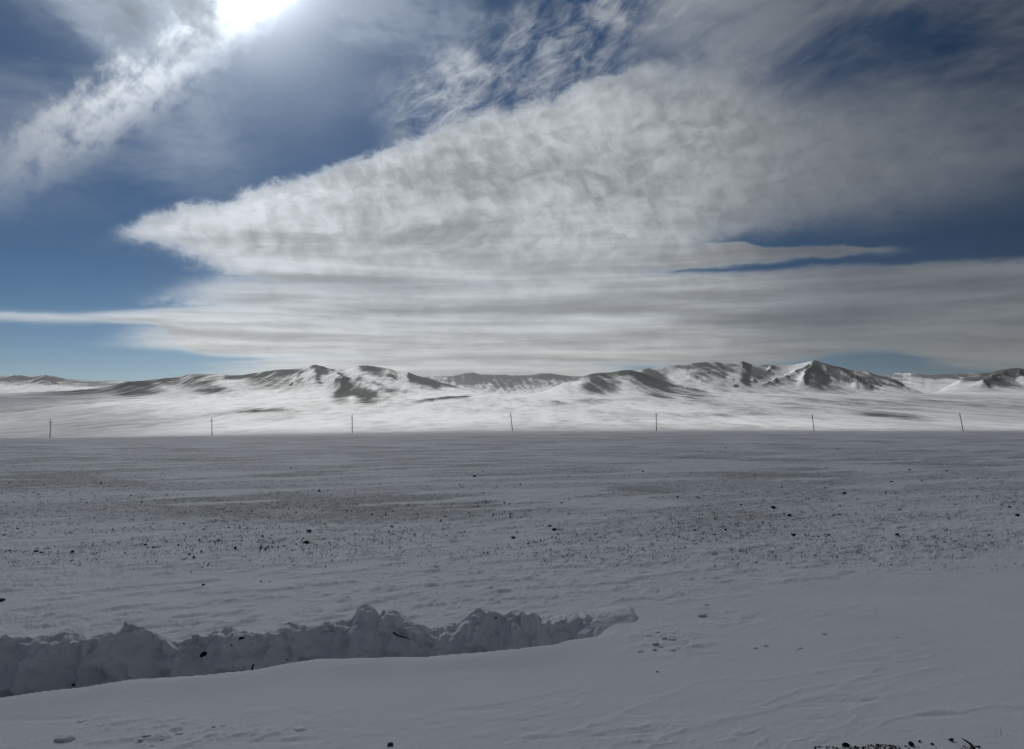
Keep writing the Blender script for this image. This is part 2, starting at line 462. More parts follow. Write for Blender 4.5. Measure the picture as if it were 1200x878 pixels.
# ------------------------------------------------------------------ ground: one sheet, finer towards the camera
def rows(y0, y1, r0, r1):
    ys = [y0]
    while ys[-1] < y1:
        y = ys[-1]; f = min(1.0, max(0.0, math.log(y/6.0)/math.log(40)))
        ys.append(y*(1 + r0 + (r1-r0)*f))
    return np.array(ys)
s_mid = np.linspace(-0.86, 0.86, 1150)
s_out = 0.86 + np.cumsum(np.linspace(0.002, 0.03, 70))
SG = np.concatenate([-s_out[::-1], s_mid, s_out])
yg = np.concatenate([np.linspace(-24, 3.7, 40), rows(3.75, 430, 0.0038, 0.008)])
YY, SS = np.meshgrid(yg, SG, indexing='ij')
XX = SS*np.where(YY > 3, YY, 3 + (3-YY)*0.35)
ZZ = ground_h(XX, YY)
bare = np.zeros_like(XX)
pn = fbm(XX/9.0, YY/7.0, 91, 4)
band = sst(YY, 13.0, 21.0)*(1 - 0.20*sst(YY, 150, 300))
bare = np.clip(band*(0.74 + 0.16*pn) + 0.10*sst(YY, 10, 14)*(pn > 0.1), 0, 1)
P2, Q2 = XX + 0.5*YY, YY - 0.5*XX
bare *= 1 - 0.75*sst(fbm(P2/9.0, Q2/2.0, 97, 4), 0.02, 0.30)*(1 - sst(YY, 60, 140))
bare *= 1 - 0.4*sst(fbm(XX/22.0 + 3, YY/10.0, 95, 3), 0.12, 0.35)
ground = tag(mesh_np('ground', np.stack([XX, YY, ZZ], -1).reshape(-1,3), grid_faces(*XX.shape), m_ground, attrs={'bare': bare}),
             'snowy wind-scoured plain with dark grass stubble', None, None, 'structure')

# ------------------------------------------------------------------ hills
def prof(pp):
    a = np.array([sv(*p) for p in pp]); a = a[np.argsort(a[:,0])]; return a
def smooth1(a, n):
    k = np.exp(-np.linspace(-2.2, 2.2, 2*n+1)**2); k /= k.sum()
    return np.convolve(np.pad(a, n, mode='edge'), k, 'valid')
LAYERS = [
 # crest outline (photo pixels), depth of the crest, front reach, back reach, seed, bareness
 dict(p=[(380,470),(440,449),(470,446),(500,441),(512,440),(530,441),(545,437.5),(553,436.5),(565,439),(590,439),(600,440),(620,440),(632,437.5),(645,437.5),(660,440),(690,442),(720,450),(760,470)], D=5200, F=1500, B=900, seed=5, bare=0.62, relief=0.30, pull=0),
 dict(p=[(-420,450),(-250,436),(-120,444),(-60,440),(0,441.5),(20,439.3),(36,441.8),(50,438.8),(67,442),(87,445),(110,446.7),(133,445.3),(150,446.5),(180,449),(240,460),(300,475)], D=3900, F=1500, B=900, seed=11, bare=0.42, relief=0.38, pull=0),
 dict(p=[(-300,470),(0,463),(60,459.5),(100,457),(127,453),(150,447.5),(175,445.5),(190,444),(205,442.5),(220,439.5),(230,438),(258,438.3),(270,440.2),(284,439.5),(300,437),(318,434.5),(330,432.8),(345,432.5),(356,431.2),(364,429),(370,427.3),(378,430.5),(388,432.5),(400,432.8),(410,431),(420,429),(430,428),(441,429.8),(455,432),(466,435.5),(478,436),(488,440),(497,442),(510,446),(530,452),(555,458),(590,470)], D=2300, F=880, B=700, seed=23, bare=0.45, relief=0.62, pull=2.6),
 dict(p=[(690,470),(720,446),(750,434),(760,431.5),(772,430.5),(785,428.5),(800,427),(812,425.5),(826,424.5),(838,423.8),(850,425.5),(862,424.2),(870,423),(880,427),(892,427.5),(905,427.5),(925,428),(938,426),(947,423.6),(955,422.2),(963,424.6),(975,428.5),(985,430.2),(1000,434),(1015,436),(1030,440),(1045,443.5),(1060,448),(1090,462)], D=2600, F=830, B=800, seed=37, bare=0.30, relief=0.70, pull=2.2),
 dict(p=[(960,460),(1010,444),(1035,440),(1050,437.5),(1068,437),(1085,440),(1110,438.5),(1150,437),(1180,436),(1215,434),(1260,440),(1320,436),(1420,445),(1600,440)], D=4300, F=1400, B=800, seed=53, bare=0.50, relief=0.35, pull=0),
 dict(p=[(1070,470),(1105,455),(1125,445),(1137,441),(1150,437.5),(1160,437),(1168,434.5),(1177,433.2),(1186,432),(1193,431.5),(1201,432.5),(1212,436),(1235,434),(1260,445),(1300,460)], D=2300, F=600, B=600, seed=59, bare=0.75, relief=0.75, pull=1.0),
 dict(p=[(600,478),(635,460),(660,449),(680,442),(692,438),(702,437),(711,437.5),(720,436),(729,434.5),(737,433.8),(744,435),(755,438.3),(770,444),(785,449.5),(800,454),(815,458.5),(835,463),(880,474)], D=1750, F=540, B=600, seed=71, bare=0.50, relief=0.62, pull=1.8),
 dict(p=[(360,470),(376,455),(384,441),(392,440.5),(400,443.5),(412,450),(425,457),(440,463),(462,470),(500,480)], D=1900, F=420, B=300, seed=83, bare=0.4, relief=0.5, pull=0.4),
 dict(p=[(225,495),(262,486),(285,481.5),(300,480.2),(318,480.6),(340,482.8),(380,487),(420,494)], D=900, F=130, B=160, seed=91, bare=0.45, relief=0.15, pull=0),
 dict(p=[(780,494),(840,485),(880,476),(900,474.5),(925,477),(955,481),(990,484.5),(1030,487),(1070,489),(1110,496)], D=980, F=190, B=160, seed=97, bare=0.42, relief=0.25, pull=0),
 dict(p=[(960,497),(1010,489),(1030,484.2),(1050,485.5),(1065,487.5),(1090,490),(1130,496)], D=860, F=70, B=120, seed=101, bare=0.55, relief=0.15, pull=0),
 dict(p=[(640,488),(760,474),(800,470),(850,470),(900,474),(960,484)], D=1250, F=220, B=200, seed=103, bare=0.15, relief=0.35, pull=0),
]
s_mid = np.linspace(-0.80, 0.80, 1500)
s_out = 0.80 + np.cumsum(np.linspace(0.002, 0.02, 70))
SH = np.concatenate([-s_out[::-1], s_mid, s_out])
yh = [428.0]
while yh[-1] < 9000: yh.append(yh[-1]*1.0062)
yh = np.array(yh)
YH, SHH = np.meshgrid(yh, SH, indexing='ij')
XH = SHH*YH
ZB = ground_h(XH, YH)*(1 - sst(YH, 500, 800)) + base_h(YH)*sst(YH, 500, 800)
dip = 1 - sst(np.abs(XH)/np.maximum(YH, 1), 0.9, 1.4)*0.5
ZB = ZB - 2.9*np.clip(-XH/190.0, 0, 3)**1.15*sst(YH, 500, 800)*(1 - sst(YH, 900, 2500))*1.0
ZB += sst(YH, 600, 1200)*4.5*fbm(XH/320, YH/420, 201, 5) + 0.4*fbm(XH/40, YH/60, 203, 4)
ZH = ZB.copy()
bareShadeH = np.clip(0.10 + 0.5*fbm(XH/260, YH/700, 205, 5), 0, 0.42)
for L in LAYERS:
    pr = prof(L['p'])
    v = np.interp(SH, pr[:,0], pr[:,1])
    act = (SH >= pr[0,0]) & (SH <= pr[-1,0])
    sd, D0 = L['seed'], L['D']
    ds = np.gradient(SH)
    v0 = smooth1(v, 36)
    v = smooth1(v, 4)
    dvf = (1.3/FPX)*fbm(SH*D0/75.0, SH*0 + 2.7, sd+6, 4, 0.55)*(D0 > 1500)
    vs = smooth1(v, 75)       # local summits stand forward of the cols
    pull = 0.35*L['pull']*np.clip((v0 - vs)/0.01, -1.5, 1.5)*D0*0.045
    D = D0 - pull + 0.06*D0*fbm(SH*D0/900.0, SH*0 + 1.3, sd, 3, 0.4)
    zc = CAM_H + D*v
    Wf = L['F']*(1 + 0.3*fbm(SH*D0/600.0, SH*0 + 5.3, sd+1, 3, 0.4))
    # spurs and gullies run down towards the plain
    wx = XH + 60*fbm(XH/300, YH/300, sd+2, 3)
    sp = fbm(wx/260.0 + YH/900.0, YH/800.0, sd+3, 4, 0.38, ridge=True)
    sp2 = fbm(wx/70.0 - YH/400.0, YH/190.0, sd+4, 4, 0.5, ridge=True)
    t = (D[None,:] - YH)/Wf[None,:]
    tb = (YH - D[None,:])/L['B']
    H = np.maximum(zc[None,:] - ZB, 0)
    tt = np.clip(t, 0, 1)
    fr = (1 - tt)**2.8*(1 + 0.35*tt)
    wgt = sst(tt, 0.0, 0.45)*(1 - tt)**0.6
    fr = fr*(1 + L['relief']*wgt*(0.75*(sp - 0.10) + 0.14*sp2))
    bk = 1 - sst(tb, 0, 1)
    f = np.where(t >= 0, np.where(t < 1, fr, 0), bk)
    h = H*np.clip(f, 0, None) + (D*dvf)[None,:]*np.where(t >= 0, (1 - tt)**9, bk)*act[None,:]
    # keep the skyline of the layer on its outline
    el = (ZB + h - CAM_H)/YH
    own = (np.abs(t) < 1.2)
    top = np.where(own, el, -9).max(0)
    zt = np.where(act & (top > -1), np.clip((v + 0.015)/(np.maximum(top, -0.01) + 0.015), 0.6, 1.15), 1.0)
    h = h*smooth1(zt, 9)[None,:]
    ii = np.where(act)[0]; er = np.zeros(len(SH)); er[ii] = sst(np.minimum(np.arange(len(ii)), len(ii)-1-np.arange(len(ii))), 0, 45)
    h = h*er[None,:]
    z = ZB + h
    up = z > ZH
    rel = h/np.maximum(H, 1)
    b = L['bare']*0.55*sst(rel, 0.35, 0.95) + 0.25*(sp2 - 0.1)*sst(rel, 0.2, 0.6) + 0.12
    bareShadeH = np.where(up, b, bareShadeH)
    ZH = np.maximum(ZH, z)
# sharp spurs that come down from the summits towards the plain (photo pixel, depth)
SPURS = [([(370,427.5,2290),(387,432.5,2220),(402,441,1960),(385,459,1750),(376,464,1690)],.40,.50),([(402,441,1960),(438,455.5,1900),(455,467,1840)],.5,.42),
 ([(740,433.8,1750),(747,446,1610),(750,455,1510),(758,463,1430)],.36,.46),([(709,437,1740),(693,446,1620),(686,458,1500)],.40,.46),([(740,433.8,1750),(785,449.5,1730),(830,461,1680)],.5,.42),
 ([(955,422.3,2600),(945,434,2450),(938,447,2300)],.46,.52),([(955,422.3,2600),(985,433,2480),(1007,447,2330)],.50,.48),([(953,424,2590),(920,440,2400),(885,452,2250)],.42,.44),
 ([(880,427.3,2600),(868,440,2410),(861,447,2300)],.42,.48),([(826,424.8,2620),(810,440,2400),(800,447,2300)],.42,.46),([(905,428,2590),(893,440,2420),(880,446,2330)],.40,.44),([(1012,434,2640),(1040,445,2480),(1057,451,2390)],.46,.46),
 ([(785,428.5,2640),(768,440,2440),(760,446,2350)],.40,.44),([(1186,432,2300),(1160,441,2150),(1150,448,2050)],.42,.5),([(1193,431.6,2300),(1201,446,2080)],.45,.5),
 ([(228,438.2,2320),(222,450,2100),(214,458,1960)],.36,.44),([(165,446.5,2340),(150,459,2080)],.36,.44),([(258,438.5,2310),(272,450,2060),(282,457,1930)],.40,.42),([(330,433,2290),(318,447,2020),(308,455,1890)],.36,.44),([(356,431.3,2290),(346,444,2040),(338,452,1900)],.36,.44),
 ([(431,428.6,2340),(426,436,2240),(420,444,2120)],.40,.50),([(478,436,2330),(488,447,2120),(497,452,2010)],.42,.46),([(455,432.2,2330),(462,444,2120),(470,453,1960)],.40,.42),
 ([(20,439.5,3900),(12,447,3600)],.34,.40),([(50,439,3900),(60,448,3550)],.34,.40)]
for pl, sl, sr in SPURS:
    pts = []
    for px, py, D in pl:
        a, v_ = sv(px, py); pts.append((a*D, D, CAM_H + v_*D))
    i0, i1 = np.searchsorted(yh, [min(p[1] for p in pts) - 260, max(p[1] for p in pts) + 200]); i1 = min(i1, len(yh)-1)
    smin, smax = min(p[0]/p[1] for p in pts) - 0.12, max(p[0]/p[1] for p in pts) + 0.12
    j0, j1 = np.searchsorted(SH, [smin, smax])
    X, Y, Z = XH[i0:i1, j0:j1], YH[i0:i1, j0:j1], ZH[i0:i1, j0:j1]
    wx = X + 14*fbm(X/55, Y/80, 431, 4); wy = Y + 22*fbm(X/60, Y/90, 433, 3)
    best = np.full(X.shape, -1e9)
    for (ax, ay, az), (bx, by, bz) in zip(pts[:-1], pts[1:]):
        ux, uy = bx-ax, by-ay; L2 = ux*ux + uy*uy
        t = np.clip(((wx-ax)*ux + (wy-ay)*uy)/L2, 0, 1)
        qx, qy = ax + t*ux, ay + t*uy
        dd = np.hypot(wx-qx, wy-qy); right_ = (wx - qx) > 0
        best = np.maximum(best, az + t*(bz-az) - dd*np.where(right_, sr, sl))
    k = 5.0                                                # blend the foot of the spur into the slope
    m = np.maximum(Z, best); soft = m + k*np.exp(-np.abs(Z-best)/k)*0.25*(best < Z + 2*k)
    ZH[i0:i1, j0:j1] = np.where(best > Z - 3*k, soft, Z)
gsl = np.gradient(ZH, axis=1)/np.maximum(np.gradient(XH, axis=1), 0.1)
unlit = np.clip(-gsl - 0.12, 0, 0.3); wind = np.clip(gsl - 0.12, 0, 0.4)  # bare turf plus shade in the colour: right slopes darker, sunward slopes whiter
# turf laid bare by the wind, with slope shade painted in the same dark tone: patches on the slopes where the photograph shows them
BARE_SHADE = [(30,445,48,4.5,0,.7),(100,450,42,4,0,.55),(92,459.5,48,2.6,-3,.6),(158,456,26,9,-8,.8),(203,447,18,5,0,.8),(228,447,22,8,0,.8),(243,456,26,6,8,.6),
 (290,440.5,22,3.2,-5,.85),(325,437,30,4,-5,.8),(328,447,36,9,0,.55),(376,431.5,11,5,15,1.),(401,455,12,13,20,.9),(424,460,24,9,18,.85),(440,452,26,4,20,.6),(431,431.5,14,3.4,5,.8),(450,440,18,5,15,.4),(500,449,16,5,18,.7),
 (470,458,12,3,10,.4),(556,444,26,9,3,.75),(590,448,34,9,0,.7),(642,441.5,34,4.5,3,.7),(632,452,18,3,-8,.55),(708,449,20,12,-8,.85),(733,437,12,3.5,0,.8),(766,449,24,12,28,.95),(800,461,26,5,12,.55),
 (838,435,27,9,-8,.55),(822,428,26,3.5,-4,.6),(888,438,19,9,-25,.65),(912,448,26,4.5,-6,.5),(955,440,13,15,-8,1.05),(986,439,23,7,24,.95),(1030,443,28,8,16,.7),(962,454,26,3,5,.45),
 (1108,440,28,3,2,.95),(1176,442,30,10,-4,.85),(1140,444,12,4,0,.7),(942,476.5,30,3.2,7,.45),(1040,486.2,42,3.3,5,.75),(816,459,20,3.5,14,.5),(518,467.5,22,2.0,-6,.8),(862,452,3,1.2,0,1.3),(306,480.6,30,2.6,0,.55),
 (700,470,60,4,-3,.25),(860,478,50,4,6,.25),(950,466,120,5,3,.22),(1100,473,90,5,3,.22),(90,478,110,18,0,.22),(1010,466,170,10,3,.24),(1130,474,120,7,2,.16),(830,487,40,3,3,.3),(870,485,30,3,0,.3)]  # wide weak patches on the right stand in for cloud shade
cP, sP = math.cos(R(PITCH)), math.sin(R(PITCH))
dz_ = ZH - CAM_H
dep = YH*cP + dz_*sP
QX = PW/2 + FPX*XH/dep; QY = PH/2 - FPX*(dz_*cP - YH*sP)/dep
QX = QX + 5*fbm(XH/60, YH/160, 401, 4); QY = QY + 2.2*fbm(XH/70, YH/110, 403, 4)
front = np.gradient(ZH, axis=0) > -0.02*np.gradient(YH, axis=0)
pb = np.zeros_like(ZH)
for cx, cy, rx, ry, rot, st in BARE_SHADE:
    c, sn = math.cos(R(rot)), math.sin(R(rot))
    rx *= 1.12; ry *= 1.12; u = ((QX-cx)*c + (QY-cy)*sn)/rx; w = (-(QX-cx)*sn + (QY-cy)*c)/ry
    pb = np.maximum(pb, st*np.clip(1.55 - np.sqrt(u*u + w*w), 0, 1))
stk = fbm(XH/26 + YH/240, YH/330, 411, 5, 0.6)
bareShadeH = np.clip(bareShadeH*0.8 + 2.9*unlit*(1 + 0.6*stk)*sst(ZH - ZB, 8, 30) - 1.2*wind*sst(ZH - ZB, 8, 30) + 0.10*stk + pb*(1.0 + 1.2*stk), 0, 1.5)
hills = tag(mesh_np('hills', np.stack([XH, YH, ZH], -1).reshape(-1,3), grid_faces(*XH.shape), m_hill, attrs={'bare': bareShadeH}),
            'snow-covered hills with dark wind-scoured crests', None, None, 'structure')

# ------------------------------------------------------------------ blown snow and air between here and the hills
m_haze = bpy.data.materials.new('air'); m_haze.use_nodes = True
N.tree = m_haze.node_tree; N.tree.nodes.clear()
vol = N.node('ShaderNodeVolumePrincipled'); vol.inputs['Color'].default_value = (0.93, 0.95, 0.97, 1)
vol.inputs['Density'].default_value = 0.00003; vol.inputs['Anisotropy'].default_value = 0.35
vo = N.node('ShaderNodeOutputMaterial'); N.tree.links.new(vol.outputs[0], vo.inputs['Volume'])
hx, hy0, hy1, hz0, hz1 = 24000.0, -300.0, 9600.0, float(min(ZZ.min(), ZH.min())) - 1.0, float(ZH.max()) + 12.0
hv = [(x, y, z) for x in (-hx, hx) for y in (hy0, hy1) for z in (hz0, hz1)]
tag(mesh_np('haze', hv, [(0,1,3,2),(4,6,7,5),(0,4,5,1),(2,3,7,6),(0,2,6,4),(1,5,7,3)], m_haze, smooth=False), 'thin haze of blown snow before the hills', None, None, 'stuff')

# ------------------------------------------------------------------ cloud that shades the plain (near the sun)
m_cloud = bpy.data.materials.new('ice_cloud'); m_cloud.use_nodes = True
N.tree = m_cloud.node_tree; N.tree.nodes.clear()
vol = N.node('ShaderNodeVolumePrincipled'); vol.inputs['Color'].default_value = (0.18, 0.21, 0.25, 1)
vol.inputs['Density'].default_value = 0.0024; vol.inputs['Anisotropy'].default_value = 0.62
vo = N.node('ShaderNodeOutputMaterial'); N.tree.links.new(vol.outputs[0], vo.inputs['Volume'])
CH = 5000.0
GX, GY = np.meshgrid(np.linspace(-3000, 2700, 190), np.linspace(-950, 3300, 210), indexing='ij')
wob = fbm(GX/500, GY/500, 301, 4)
core = sst(GY + 45*wob, 440, 300)*sst(GY, -900, -250)*sst(np.abs(GX) + 150*wob, 900, 380)
ux_ = GX/np.maximum(GY, 250)
left = sst(ux_ + 0.18*wob, -0.38, -0.68)*sst(GY, 3200, 1800)*sst(GX, -2950, -2000)*sst(GY, 100, 900)*0.60*np.clip(0.75 + 1.1*fbm(GX/420, GY/700, 321, 4), 0.1, 1.2)
right = sst(ux_ + 0.30*wob, 0.08, 0.60)*sst(GY, 3000, 1200)*sst(GX, 2600, 1900)*sst(GY, -100, 900)*0.28*np.clip(0.7 + 1.1*fbm(GX/420, GY/700, 325, 4), 0.1, 1.2)
thick = 560*np.maximum(np.maximum(core, left), right)*(0.92 + 0.3*fbm(GX/260, GY/260, 305, 5))
thick = np.clip(thick - 6, 0, None)
off = CH/math.tan(SUN_EL)
CX, CY = GX + off*math.sin(SUN_AZ), GY + off*math.cos(SUN_AZ)
bul = 40*fbm(GX/300, GY/300, 309, 3)
top = np.stack([CX, CY, CH + bul + 0.55*thick], -1).reshape(-1,3)
bot = np.stack([CX, CY, CH + bul - 0.45*thick], -1).reshape(-1,3)
fq = grid_faces(*GX.shape)
keep = (thick.ravel()[fq] > 0).any(1)
fq = fq[keep]
nb = len(top)
# one closed skin: where the cloud has no thickness top and bottom share the vertex
tz = thick.ravel() <= 0
bidx = np.where(tz, np.arange(nb), np.arange(nb) + nb)
fc = np.concatenate([fq[:, ::-1], bidx[fq]])
allv = np.concatenate([top, bot])
used = np.unique(fc); remap = np.full(len(allv), -1); remap[used] = np.arange(len(used))
cloud = tag(mesh_np('cloud', allv[used], remap[fc], m_cloud), 'bright thin cloud in front of the sun', None, None, 'stuff')
# ------------------------------------------------------------------ ploughed snow bank
CREST = [(-260,764),(0,750),(30,748),(62,742),(78,741),(90,744),(100,751),(118,742),(124,746),(140,738),(151,731),(165,736),(180,744),(200,751),(216,752),(232,744),(246,745),(262,741),(275,735.5),(290,739),(300,746),(312,744),(322,738),(340,735),(352,737),(366,739),(378,737),(392,732),(403,725),(412,728),(420,717),(430,713),(440,716),(446,724),(455,719),(463,719),(472,726),(484,733),(495,740),(510,741),(535,738),(546,727),(558,717.5),(575,716.5),(590,718),(596,715),(607,718),(616,723),(622,721),(634,728),(650,727),(668,728.5),(676,723),(684,718.5),(695,722),(708,721),(722,720.5),(736,721.5),(745,726),(752,736)]
cpx = np.array([p[0] for p in CREST], float)
cx_, cz_ = [], []
for p in CREST:
    s_, v_ = sv(*p)
    D = CAM_H/-sv(p[0], 780)[1]
    for _ in range(6): D = lip_y(s_*D) + 0.85
    cx_.append(s_*D); cz_.append(CAM_H + v_*D)
cx_, cz_ = np.array(cx_), np.array(cz_)
nu, nv = 1250, 150
bu = np.linspace(cx_[0], cx_[-1] + 0.1, nu)
zc = np.interp(bu, cx_, cz_)
ly = lip_y(bu)
gz_back = ground_h(bu, ly + 1.75)
kb = np.ones(91)/91
gz_back = np.convolve(np.pad(gz_back, 45, mode='edge'), kb, 'valid')
zc = np.maximum(zc, gz_back + 0.05)
edn = sst(bu, bu[-1] - 0.01, bu[-1] - 0.28)
zc = zc*edn + (gz_back - 0.16)*(1 - edn)
# cross profile: foot, face, brow, crest, back
K = np.array([0, .12, .42, .55, .66, .8, 1.0])
endt = sst(bu, BANK_X1 + 0.05, BANK_X1 - 1.5)
zf = -0.46*np.maximum(endt, 0.25)*edn + (gz_back - 0.22)*(1 - edn)
VV = np.linspace(0, 1, nv)
brow = 0.62 + 0.07*fbm(bu*1.3, bu*0, 501, 3)
Yp = np.stack([0*bu + .12, 0*bu + .24, brow - .14, brow, brow + .20, brow + .52, brow + 1.05], 0)
Zp = np.stack([zf - .05, zf + .05, zf + (zc - zf)*.66, zf + (zc - zf)*.93, zc, gz_back*.4 + zc*.45, gz_back - .12], 0)
BY = np.stack([np.interp(VV, K, Yp[:, i]) for i in range(nu)], 1) + ly[None, :]
BZ = np.stack([np.interp(VV, K, Zp[:, i]) for i in range(nu)], 1)
kk = np.exp(-np.linspace(-2, 2, 13)**2); kk /= kk.sum()
sm = lambda A: np.apply_along_axis(lambda c: np.convolve(np.pad(c, 6, mode='edge'), kk, 'valid'), 0, A)
BY, BZ = sm(BY), sm(BZ)
BX = np.repeat(bu[None, :], nv, 0)
wv = (sst(VV, 0.02, 0.25)*sst(VV, 1.0, 0.75))[:, None]
topw = (sst(VV, 0.40, 0.58)*sst(VV, 0.95, 0.72))[:, None]
lump = 1.1*(np.abs(fbm(BX*1.7, BY*1.4 + BZ*1.9, 511, 3, 0.45))*-2.2 + 0.45) + 0.35*fbm(BX*3.1, BY*2.6 + BZ*3.0, 515, 3)
clod = (0.5 - 2.0*np.abs(fbm(BX*2.9, BY*2.9 + BZ*2.4, 521, 2, 0.4))) + 0.5*fbm(BX*7.0, BY*7.0 + BZ*6.0, 523, 3, 0.5)
fine = fbm(BX*24, BY*20 + BZ*18, 531, 3, 0.5)
flute = fbm(BX*4.5, BZ*0.8 + BY*0.5, 541, 3, 0.5)
fade = (0.22 + 0.78*endt)[None, :]
chk = np.zeros_like(BX)
r3 = np.random.default_rng(77)
uu = BX; vvs = VV[:, None]*1.9*np.ones_like(BX)           # rough arc length across the bank
for _ in range(430):
    top_ = r3.random() < 0.62
    cu = r3.uniform(bu[0], bu[-1] - 0.9); cv = (r3.normal(0.63, 0.07) if top_ else r3.uniform(0.16, 0.6))*1.9
    rad = r3.uniform(0.05, 0.11) if r3.random() < 0.65 else r3.uniform(0.11, 0.23)
    i0, i1 = np.searchsorted(bu, [cu - rad, cu + rad])
    du = (uu[:, i0:i1] - cu); dv = (vvs[:, i0:i1] - cv)
    a_ = r3.uniform(0, 3.14); e_ = r3.uniform(0.6, 1.0)
    p1 = (du*math.cos(a_) + dv*math.sin(a_))/rad; p2 = (-du*math.sin(a_) + dv*math.cos(a_))/(rad*e_)
    dome = np.sqrt(np.clip(1 - p1*p1 - p2*p2, 0, None))
    for _k in range(3):                                   # flat broken faces
        t_ = r3.uniform(0, 6.28); dome = np.minimum(dome, np.clip(r3.uniform(0.35, 0.7) + (p1*math.cos(t_) + p2*math.sin(t_))*r3.uniform(0.3, 1.0), 0, 1))
    chk[:, i0:i1] = np.maximum(chk[:, i0:i1], dome*rad*(0.75 if top_ else 0.42))
BY = BY - chk*fade*0.75 - wv*fade*(0.12*lump + 0.075*flute + 0.02*clod*(1 - topw) + 0.010*fine + 0.02*fbm(BX*8, BY*7 + BZ*7, 563, 3, 0.5))
chk = chk*edn[None, :]
BZ = BZ + wv*fade*(0.02*lump) + topw*(0.05 + 0.95*fade)*(0.04*clod + 0.012*fine + 0.016*fbm(BX*11, BY*11 + BZ*9, 561, 3, 0.55)) + chk*fade*(0.35 + 0.65*topw)*0.8
BX = BX + wv*0.03*fbm(BX*6, BY*6 + BZ*5, 551, 3)
bank = tag(mesh_np('snow_bank', np.stack([BX, BY, BZ], -1).reshape(-1, 3), grid_faces(nv, nu), m_bank),
           'long lumpy bank of ploughed snow across the left foreground', 'snow bank')

# ------------------------------------------------------------------ lumps, stones, clods
import bmesh
def blob(name, seed, sub, sx, sy, sz, amp, mat, sharp=False):
    bm = bmesh.new(); bmesh.ops.create_icosphere(bm, subdivisions=sub, radius=1.0)
    co = np.array([v.co[:] for v in bm.verts])
    d = 0.6*fbm(co[:,0]*1.1 + 3.3*seed, co[:,1]*1.1 + co[:,2]*1.3, seed, 3) + 0.4*fbm(co[:,2]*2.6, co[:,0]*2.3 - co[:,1]*2.1, seed+50, 3, 0.6)
    if sharp:                                            # chipped facets
        r2 = np.random.default_rng(seed)
        for _ in range(9):
            n = r2.normal(size=3); n /= np.linalg.norm(n); c = r2.uniform(0.45, 0.8)
            k = co @ n; over = np.clip(k - c, 0, None); co = co - over[:,None]*n
    co = co*(1 + amp*d[:,None])*np.array([sx, sy, sz])
    for v, c in zip(bm.verts, co): v.co = c
    me = bpy.data.meshes.new(name); bm.to_mesh(me); bm.free()
    for p in me.polygons: p.use_smooth = not sharp
    me.materials.append(mat); return me
def put(me, name, loc, sc, rz, label, cat, group=None, sink=0.25, tilt=0.0):
    o = bpy.data.objects.new(name, me); COL.objects.link(o)
    k = sc if isinstance(sc, tuple) else (sc, sc, sc)
    h = max(abs(v.co.z) for v in me.vertices)*k[2]
    o.location = (loc[0], loc[1], loc[2] + h*(1 - 2*sink)); o.scale = k; o.rotation_euler = (tilt, tilt*0.6, rz)
    return tag(o, label, cat, group)
def width_at(p, px): return px/FPX*math.sqrt(p[0]**2 + p[1]**2 + (CAM_H-p[2])**2)

STN = [blob('stone', 600+i, 3, 1.0, 0.8, (0.45, 0.6, 0.38, 0.7, 0.5)[i], 0.30, m_stone, True) for i in range(5)]
STONES = [(118,567,4),(341,549,3.5),(374,576,4),(215,614,4),(347,638,3),(386,637,4),(256,633.5,5),(276,643,5),(42,647,6),(48,648,4),(85,647.5,5),(21,620,4),(11,646,3),(227,654,5),(222,650,4),(236,648,3),(225,645,4),(311,645,4),(306,643,5),(319,641.5,3),(308,629,4),(319,628,4),(146,648.5,3),(170,639,5),(180,642,4),(266,645,3),(342,645,3),(122,635,3),(146,619,3),(82,578,3),(45,580,3),(196,580,3),(166,589,3),(224,671,3),(238,686,5),(306,682,3),(316,682,3),(209,640,4),
 (753,553,4),(610,569,4),(556,559,5),(777,582.5,4),(794,583,3),(459,618.5,6),(436,603.5,4),(452,604,3),(521,606,4),(517,611,4),(549,602,4),(551,605,3),(416,626,3),(483,622,3),(486,627,3),(519,621,3),(544,623,3),(560,594,4),(570,589,3),(591,590,4),(597,591,4),(598,603,4),(578,603,3),(588,603,3),(598,607,4),(606,607,3),(655,621,4),(619,638,4),(682,638,4),(666,603,3),(697,627,3),(709,631,3),(658,590,4),(661,585,3),(667,586,3),(632,612,3),(709,604,3),(768,607,3),
 (850,525.5,4),(982,527,3),(1044,565,4),(967,572.5,4),(1066,551.5,4),(1109,552.5,4),(990,579,5),(1005,585,3),(1080,564,3),(819,584,3),(895,586,3),(906,596,6),(919,602,4),(977,604.5,3),(1038,578.5,3),(1054,597.5,5),(984,593,3),(1145,583,3),(1174,592,3),(1183,595,4),(1191,578,3),(1192,605,6),(814,622,5),(837,627,4),(850,622,4),(874,626,3),(894,613,3),(944,627.5,4),(959,629,4),(968,630,3),(1038,633,3),(868,592,3),(1120,592,3),(1003,602,3)]
for _ in range(70):                                       # the small ones between them
    c = random.choice([(110,640),(300,640),(560,605),(640,600),(700,595),(900,600),(1000,590),(1120,590),(200,600),(350,590),(470,600),(820,620)])
    STONES.append((c[0] + random.gauss(0, 55), min(662, max(530, c[1] + random.gauss(0, 14))), random.uniform(1.4, 2.3)))
BIG = {(362,623,7):'dark pointed stone on the snow, upper of two left of centre', (359,637,8):'wide dark stone on the snow, lower of two left of centre',
       (644,617,8):'dark angular stone, higher one of a touching pair at mid plain', (650,622,7):'dark stone touching the lower right of another at mid plain',
       (601,631,8):'low dark stone in a small hump of drifted snow', (925,605,7):'flat dark stone right of centre with a smaller one just above it',
       (930,628.5,6):'dark stone at the left end of a row on smooth snow', (971,627.5,5):'biggest dark stone in the middle of a short row on smooth snow', (1051,627.5,6):'lone dark stone on smooth snow right of a short stone row',
       (770,788,4):'tiny dark stone on smooth snow just below the bank end', (457,874,9):'dark stone half buried in snow at the bottom edge'}
